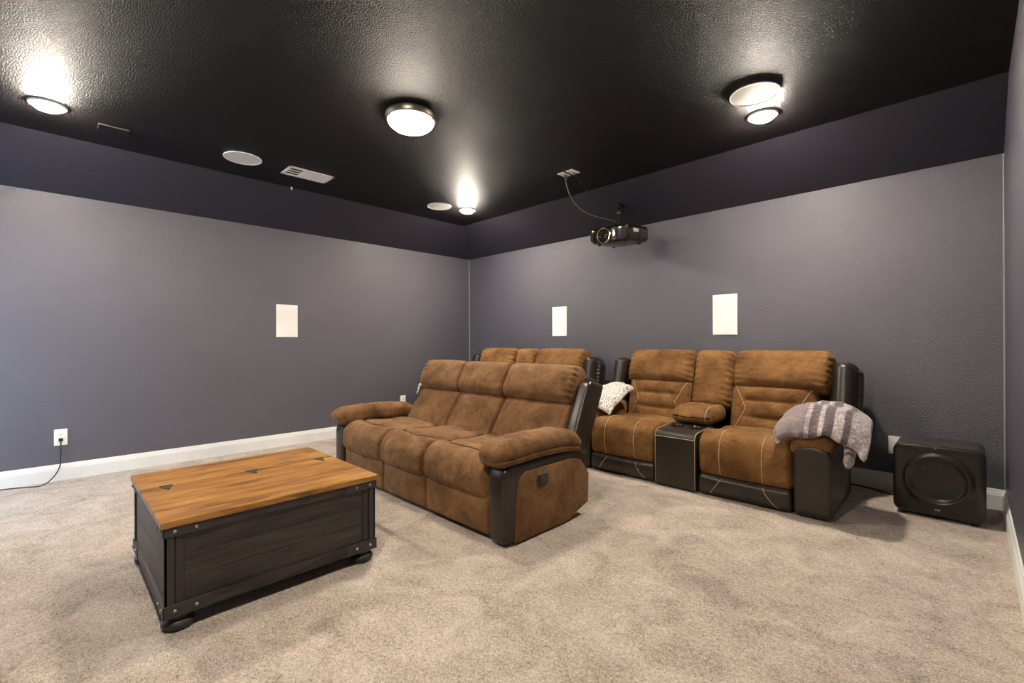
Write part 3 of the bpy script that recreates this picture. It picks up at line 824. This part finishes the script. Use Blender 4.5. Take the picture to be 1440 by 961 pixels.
for i, x in enumerate((-.487, .487)):
    hw = .314
    s = Soft((x, .285, .298), (hw, .295, .158), (.035, .10, .075), seatB(100 + i * 5), res=.014)
    st = []
    for sg in (-.5, .5):
        pts = [(sg * hw * (1 - .10 * k / 8), .05 - .345 * k / 8, .158) for k in range(9)] + [(sg * hw * .90, -.295, .158 - .316 * k / 14) for k in range(1, 14)]
        P = s.surf(pts); P[:, 2] += np.where(np.arange(len(P)) < 8, .001, 0); P[:, 1] -= np.where(np.arange(len(P)) >= 7, .001, 0)
        st.append(P)
    soft_obj('seat_cushion', s, B_, love, st, TH)
    def fr(Q, U, i=i):
        Q = Q.copy(); Q[:, 1] += -np.where(U[:, 1] < 0, .016 * (1 - U[:, 0] ** 4) * (1 - U[:, 2] ** 2), 0) + nz(Q, 10, i + 20) * .004
        return Q
    s = Soft((x, .045, .085), (hw, .050, .075), (.03, .03, .04), fr, res=.016)
    st = []
    for sg, d in ((-1, -1), (1, 1)):
        st.append(s.surf([(sg * hw * (.45 if sg > 0 else .42) + d * hw * (.30 if sg > 0 else -.02) * (k / 12) ** 1.6 + (0 if sg > 0 else -hw * .30 * k / 12), -.0505, .066 - .13 * k / 12) for k in range(13)]) - np.array([0, .001, 0]))
    soft_obj('footrest_panel', s, L2_, love, st, TH)
    # lumbar part with three tufted channels
    def lum(Q, U, i=i):
        Q = Q.copy(); u, v, w = U.T
        fr_ = np.clip(-v, 0, 1)
        mid = 1 / (1 + np.exp((np.abs(u) - .62) / .05))
        roll = np.abs(np.sin((w + 1) / 2 * PI * 3 + .0)) ** .6
        Q[:, 1] -= fr_ * (.020 * (1 - np.abs(u) ** 4) + mid * (.030 * roll - .012))
        n = nz(Q * np.array([1, 1, .35]), 20, i + 140) * .008 + nz(Q, 8, i + 145) * .006
        Q[:, 1] += fr_ * n
        return Q
    s = Soft((x + .02, .695, .575), (hw, .085, .205), (.04, .05, .05), lum, tilt=math.radians(13), res=.014)
    st = []
    for sg in (-1, 1):
        P = s.surf([(sg * hw * (.88 - .30 * k / 10), -.085, .19 - .19 * k / 10) for k in range(11)] + [(sg * hw * (.58 + .30 * k / 10), -.085, -.19 * k / 10) for k in range(1, 11)])
        P[:, 1] -= .0015; st.append(P)
    soft_obj('back_cushion', s, B_, love, st, TH)
    def head(Q, U, i=i):
        Q = Q.copy(); u, v, w = U.T
        fr_ = np.clip(-v, 0, 1)
        Q[:, 1] -= fr_ * (.040 * (1 - np.abs(u) ** 4) * np.exp(-((w + .3) / .75) ** 2))
        Q[:, 2] += np.clip(w, 0, 1) * (.012 * (1 - u ** 4))
        pl = np.abs(u) ** 4 * .013 * np.sin(Q[:, 2] * 135 + u * 2 + 3 * nz(Q, 6, i + 9))
        Q[:, 1] += fr_ * (pl + nz(Q * np.array([1, 1, .30]), 18, i + 160) * .009 * (.4 + np.clip(-w, 0, 1)) + nz(Q, 7, i + 166) * .005)
        return Q
    hw2 = .358 if x > 0 else .335
    xx = (hw2 + .170) * (1 if x > 0 else -1) + .02
    s = Soft((xx, .775, .893), (hw2, .105, .168), (.05, .085, .085), head, tilt=math.radians(17), res=.015)
    soft_obj('headrest', s, B_, love)
# console between the seats
bm = bmesh.new(); prism(bm, [(-.015, .010), (-.018, .40), (.0, .436), (.03, .447), (.34, .462), (.34, .010)], -.166, .166, 'x', .012, 3); con = build('console', bm, L2_, love, True, 45)
bm = bmesh.new()
for sx in (-1, 1):
    tube(bm, [(sx * .160, -.0165, .02), (sx * .160, -.0195, .40), (sx * .160, -.006, .432), (sx * .160, .028, .4485), (sx * .160, .26, .4602)], .0026, 6)
tube(bm, [(-.160, -.0195, .398), (.160, -.0195, .398)], .0026, 6); build('stitching', bm, TH, con, True)
for sx in (-.075, .075):
    bm = bmesh.new(); lathe(bm, [(.050, -.002), (.050, .006), (.044, .008), (.040, .004), (.038, .0), (0, -.001)], (sx, .20, .4575), 28); build('cup_holder', bm, M['gloss_black'], con, True, 50)
def pad(Q, U):
    Q = Q.copy(); u, v, w = U.T
    Q[:, 2] += np.clip(w, 0, 1) * (.014 * (1 - u ** 2)) - .030 * np.clip(-v, 0, 1) ** 3 * (w > 0)
    n = nz(Q, 12, 190) * .007; Q[:, 2] += n; Q[:, 1] += n * .5
    return Q
s = Soft((0, .445, .535), (.172, .185, .066), (.05, .07, .05), pad, res=.015)
P = s.surf([(.125, .16 - .345 * k / 10, .066) for k in range(11)] + [(.125, -.185, .066 - .13 * k / 8) for k in range(1, 8)]); P[:, 2] += .001; P[:, 1] -= .001
soft_obj('console_armrest', s, B_, love, [P], TH)
def mid(Q, U):
    Q = Q.copy(); u, v, w = U.T
    fr_ = np.clip(-v, 0, 1)
    Q[:, 1] -= fr_ * (.035 * (1 - u ** 2))
    Q[:, 1] += fr_ * (np.abs(u) ** 3 * .014 * np.sin(Q[:, 2] * 125 + 2 * u + 3 * nz(Q, 6, 4)) + nz(Q, 12, 200) * .006)
    Q[:, 2] += np.clip(w, 0, 1) * .012 * (1 - u ** 2)
    return Q
s = Soft((.02, .755, .800), (.176, .095, .258), (.05, .08, .08), mid, tilt=math.radians(15), res=.015)
soft_obj('center_back_cushion', s, B_, love)
# leather back and wings
bm = bmesh.new(); prism(bm, [(.74, .12), (.90, .12), (.985, .90), (.96, .95), (.90, .945)], -.90, .90, 'x', .025, 3); build('back_panel', bm, LE, love, True, 40)
for s_ in (-1, 1):
    def wing(Q, U, s_=s_):
        Q = Q.copy(); u, v, w = U.T
        fr_ = np.clip(-v, 0, 1)
        outer = np.clip(s_ * u, 0, 1)
        Q[:, 1] -= fr_ * .02 * (1 - u ** 2)
        Q[:, 1] += fr_ * outer ** 2 * .011 * np.sin(Q[:, 2] * 140) + .05 * outer ** 2 * fr_
        Q[:, 2] -= .035 * outer ** 2 * np.clip(w, 0, 1)
        return Q
    s = Soft((.977 if s_ > 0 else -.935, .775, .722), (.100, .125, .262), (.080, .10, .06), wing, tilt=math.radians(13), res=.016)
    bm = bmesh.new(); s.add(bm); w_ = build('back_wing', bm, LE, love, True)
    P = s.surf([(s_ * .078, -.105, -.2 + .40 * k / 16) for k in range(17)] + [(s_ * .078, -.105 + .19 * k / 6, .25) for k in range(0, 7)])
    bm = bmesh.new(); tube(bm, [Vector(p) for p in P], .006, 8); build('piping', bm, LE, w_, True)
    # arm: leather body, suede pad running over the top and down the inner side
    x0, x1 = s_ * .808, s_ * 1.020
    def armd(Q, U, s_=s_):
        Q = Q.copy(); u, v, w = U.T
        Q[:, 2] -= np.clip(w, 0, 1) * (.03 * np.clip(s_ * u, 0, 1) ** 3)
        Q[:, 0] -= s_ * .015 * np.clip(v, 0, 1) * np.clip(s_ * u, 0, 1)
        Q[:, 2] += np.clip(w, 0, 1) * .03 * (1 - u ** 2) * .5
        return Q
    s = Soft((s_ * .914, .385, .238), (.107, .395, .230), (.028, .035, .045), armd, res=.03)
    bm = bmesh.new(); s.add(bm); arm = build('arm', bm, L2_, love, True)
    def apad(Q, U, s_=s_):
        Q = Q.copy(); u, v, w = U.T
        inner = np.clip(-s_ * u, 0, 1)
        Q[:, 2] -= .055 * inner ** 2.2 + .02 * np.clip(s_ * u, 0, 1) ** 2
        n = nz(Q, 12, 220 + s_) * .006; Q[:, 2] += n
        return Q
    s = Soft((s_ * .908, .370, .510), (.122, .395, .060), (.06, .06, .05), apad, res=.018)
    soft_obj('arm_pad', s, B_, love)
    bm = bmesh.new(); box(bm, min(s_ * .80, s_ * .835), max(s_ * .80, s_ * .835), .03, .60, .16, .47, .014, 3); build('inner_arm_panel', bm, B_, love, True, 40)
bm = bmesh.new(); box(bm, -.80, .80, .10, .80, .03, .24); build('frame', bm, M['under'], love)
for x in (-.75, .75):
    for y in (.14, .72):
        bm = bmesh.new(); box(bm, x - .03, x + .03, y - .03, y + .03, 0, .03, .003, 1); build('foot', bm, M['under'], love)
love2 = copy_tree(love); love2.location = (-3.925, 3.455, 0)
love2['label'] = 'brown suede and dark leather reclining loveseat mostly hidden behind the front sofa'

# ================================================================ throws
def drape(name, prof, y0, y1, thick, mat, label, group=None, yfun=None, seed=0, amp=.02, nu=70, nv=40, taper=None):
    """A folded blanket: profile (x,z) across the arm swept along y, closed underside, soft lumps."""
    C = spline([(p[0], 0, p[1]) for p in prof], 24)
    L = [0]
    for a, b in zip(C, C[1:]): L.append(L[-1] + (b - a).length)
    bm = bmesh.new(); uvl = bm.loops.layers.uv.new('UVMap')
    def at(u):
        d = u * L[-1]
        for i in range(len(L) - 1):
            if L[i + 1] >= d:
                k = (d - L[i]) / max(1e-9, L[i + 1] - L[i]); return C[i].lerp(C[i + 1], k), (C[i + 1] - C[i]).normalized()
        return C[-1], (C[-1] - C[-2]).normalized()
    G = {}
    for side in (0, 1):
        for i in range(nu + 1):
            u = i / nu; p, tg = at(u); nrm = Vector((-tg.z, 0, tg.x))
            if nrm.z < 0 and abs(tg.x) > .3: nrm = -nrm
            for j in range(nv + 1):
                v = j / nv
                if side == 1 and (i in (0, nu) or j in (0, nv)): continue
                y = y0 + (y1 - y0) * v
                q = Vector((p.x, y, p.z))
                ed = min(1, 10 * min(u, 1 - u), 7 * min(v, 1 - v)) ** .5
                n1 = noise.noise(Vector((q.x * 7 + seed, q.y * 7, q.z * 7))); n2 = noise.noise(Vector((u * 9 + seed, v * 5, seed)))
                th = thick * ed * (1 + .25 * n2)
                dy = yfun(u, v) if yfun else Vector((0, 0, 0))
                q = q + dy + Vector((n1 * amp * .6, n2 * amp, n1 * amp * .6))
                q = q + nrm * (th * .5 if side == 0 else -th * .5)
                G[side, i, j] = (bm.verts.new(q), u, v)
    def g(side, i, j): return G[0, i, j] if (side, i, j) not in G else G[side, i, j]
    for side in (0, 1):
        for i in range(nu):
            for j in range(nv):
                q = [g(side, i, j), g(side, i + 1, j), g(side, i + 1, j + 1), g(side, i, j + 1)]
                try: f = bm.faces.new([a[0] for a in q])
                except ValueError: continue
                f.smooth = True
                for l, a in zip(f.loops, q): l[uvl].uv = (a[1], a[2])
    o = build(name, bm, mat, None, True)
    return tag(o, label, 'blanket', group)
lx, ly = L0[0], L0[1]
def yf1(u, v):
    # the plush end bulges, the waffle end fans outward and hangs lower in front
    a = max(0, u - .55) / .45; b = max(0, .35 - u) / .35
    d = max(0, 1 - v / .42)
    lip = .150 - .04 * math.exp(-((u - .60) / .08) ** 2) - .035 * a - .065 * b
    return Vector((.03 * a * (1 - v), .012 * math.sin(u * 16) * (1 - v) - .065 * (1 - (1 - d) ** 2), -lip * d ** 1.9 + .010 * math.sin(v * 14 + u * 5)))
drape('throw_blanket', [(lx + .730, .545), (lx + .735, .590), (lx + .785, .645), (lx + .88, .672), (lx + .98, .682), (lx + 1.08, .660), (lx + 1.140, .615), (lx + 1.165, .55)],
      ly + .0, ly + .42, .085, M['throw'], 'taupe plush throw with white stripes on the loveseat arm beside the subwoofer', 'throw blankets on the loveseat arms', yf1, 3, .022)
drape('throw_blanket', [(lx + .95, .585), (lx + 1.05, .575), (lx + 1.085, .53), (lx + 1.092, .45), (lx + 1.085, .385)],
      ly - .02, ly + .26, .05, M['throw'], None, None, lambda u, v: Vector((.02 * (1 - v), 0, -.03 * math.sin(v * 5))), 8, .014, 36, 26)
# second fold belongs to the same throw
a_, b_ = [o for o in COL.objects if o.name.startswith('throw_blanket')][:2]
b_.parent = a_; b_.name = 'hanging_fold'
if 'category' in b_: del b_['category']
def white_throw(name, ox, label, out=0.0, fwd_=0.0):
    def yf(u, v): return Vector((0, .03 * u * (1 - v), .07 * v * u - .13 * (1 - v) ** 2 * u + .008 * math.sin(v * 11 + u * 6)))
    return drape(name, [(ox - 1.09 - out * .75, .50 - out * .3), (ox - 1.06 - out, .585 + out * .2), (ox - .98 - out * .3, .640), (ox - .88, .665), (ox - .78, .66), (ox - .70, .645), (ox - .655, .62)],
          ly + .06 - fwd_, ly + .52, .09, M['leaf'], label, 'throw blankets on the loveseat arms', yf, 5, .02)
w1 = white_throw('throw_blanket', L0[0], 'white grey-patterned fleece blanket on the left arm of the loveseat with console')
w2 = white_throw('throw_blanket', -3.925, 'white patterned blanket peeking out left of the front sofa back, by the left wall', .12, .13)

from mathutils.bvhtree import BVHTree
def rest_on(blankets, root, names, gap=.004):
    # push blanket vertices out of the cushions they lie on, so the cloth follows them
    off = Vector(root.location); trees = []
    def walk(o):
        for ch in o.children:
            if ch.type == 'MESH' and any(ch.name.startswith(n) for n in names):
                trees.append(BVHTree.FromPolygons([v.co + off for v in ch.data.vertices], [p.vertices[:] for p in ch.data.polygons]))
            walk(ch)
    walk(root)
    for b in blankets:
        for _ in range(3):
            for tr in trees:
                for v in b.data.vertices:
                    loc, nrm, i, d = tr.find_nearest(v.co, .25)
                    if loc is None: continue
                    if (v.co - loc).dot(nrm) < gap: v.co = loc + nrm * (gap * 2)
bpy.context.view_layer.update()
CUSH = ('arm', 'arm_pad', 'back_wing', 'back_cushion', 'seat_cushion', 'inner_arm_panel', 'headrest')
rest_on([a_, b_, w1], love, CUSH); rest_on([w2], love2, CUSH)

# ================================================================ camera
f, yaw, pit, rol = 647.84, math.radians(44.8637), math.radians(.0717), math.radians(-.2195)
fwd = Vector((-math.sin(yaw), math.cos(yaw), 0)); right = Vector((math.cos(yaw), math.sin(yaw), 0)); up = Vector((0, 0, 1))
f2 = fwd * math.cos(pit) + up * math.sin(pit); u2 = up * math.cos(pit) - fwd * math.sin(pit)
r3 = right * math.cos(rol) + u2 * math.sin(rol); u3 = u2 * math.cos(rol) - right * math.sin(rol)
cd = bpy.data.cameras.new('camera'); cam = bpy.data.objects.new('camera', cd); COL.objects.link(cam)
R = Matrix((r3, u3, -f2)).transposed().to_4x4()
cam.matrix_world = Matrix.Translation((0, 0, 1.15)) @ R
cd.sensor_width = 36; cd.lens = f / 1440 * 36; cd.clip_start = .01
SC.camera = cam

# ================================================================ world and view
w = bpy.data.worlds.new('world'); SC.world = w; w.use_nodes = True
w.node_tree.nodes['Background'].inputs[0].default_value = (.55, .75, 1.0, 1)
w.node_tree.nodes['Background'].inputs[1].default_value = 2.6
vs = SC.view_settings
vs.view_transform = 'Standard'; vs.look = 'None'; vs.gamma = 1.0; vs.exposure = 1.5
vs.use_curve_mapping = False
SC.cycles.max_bounces = 10; SC.cycles.diffuse_bounces = 6
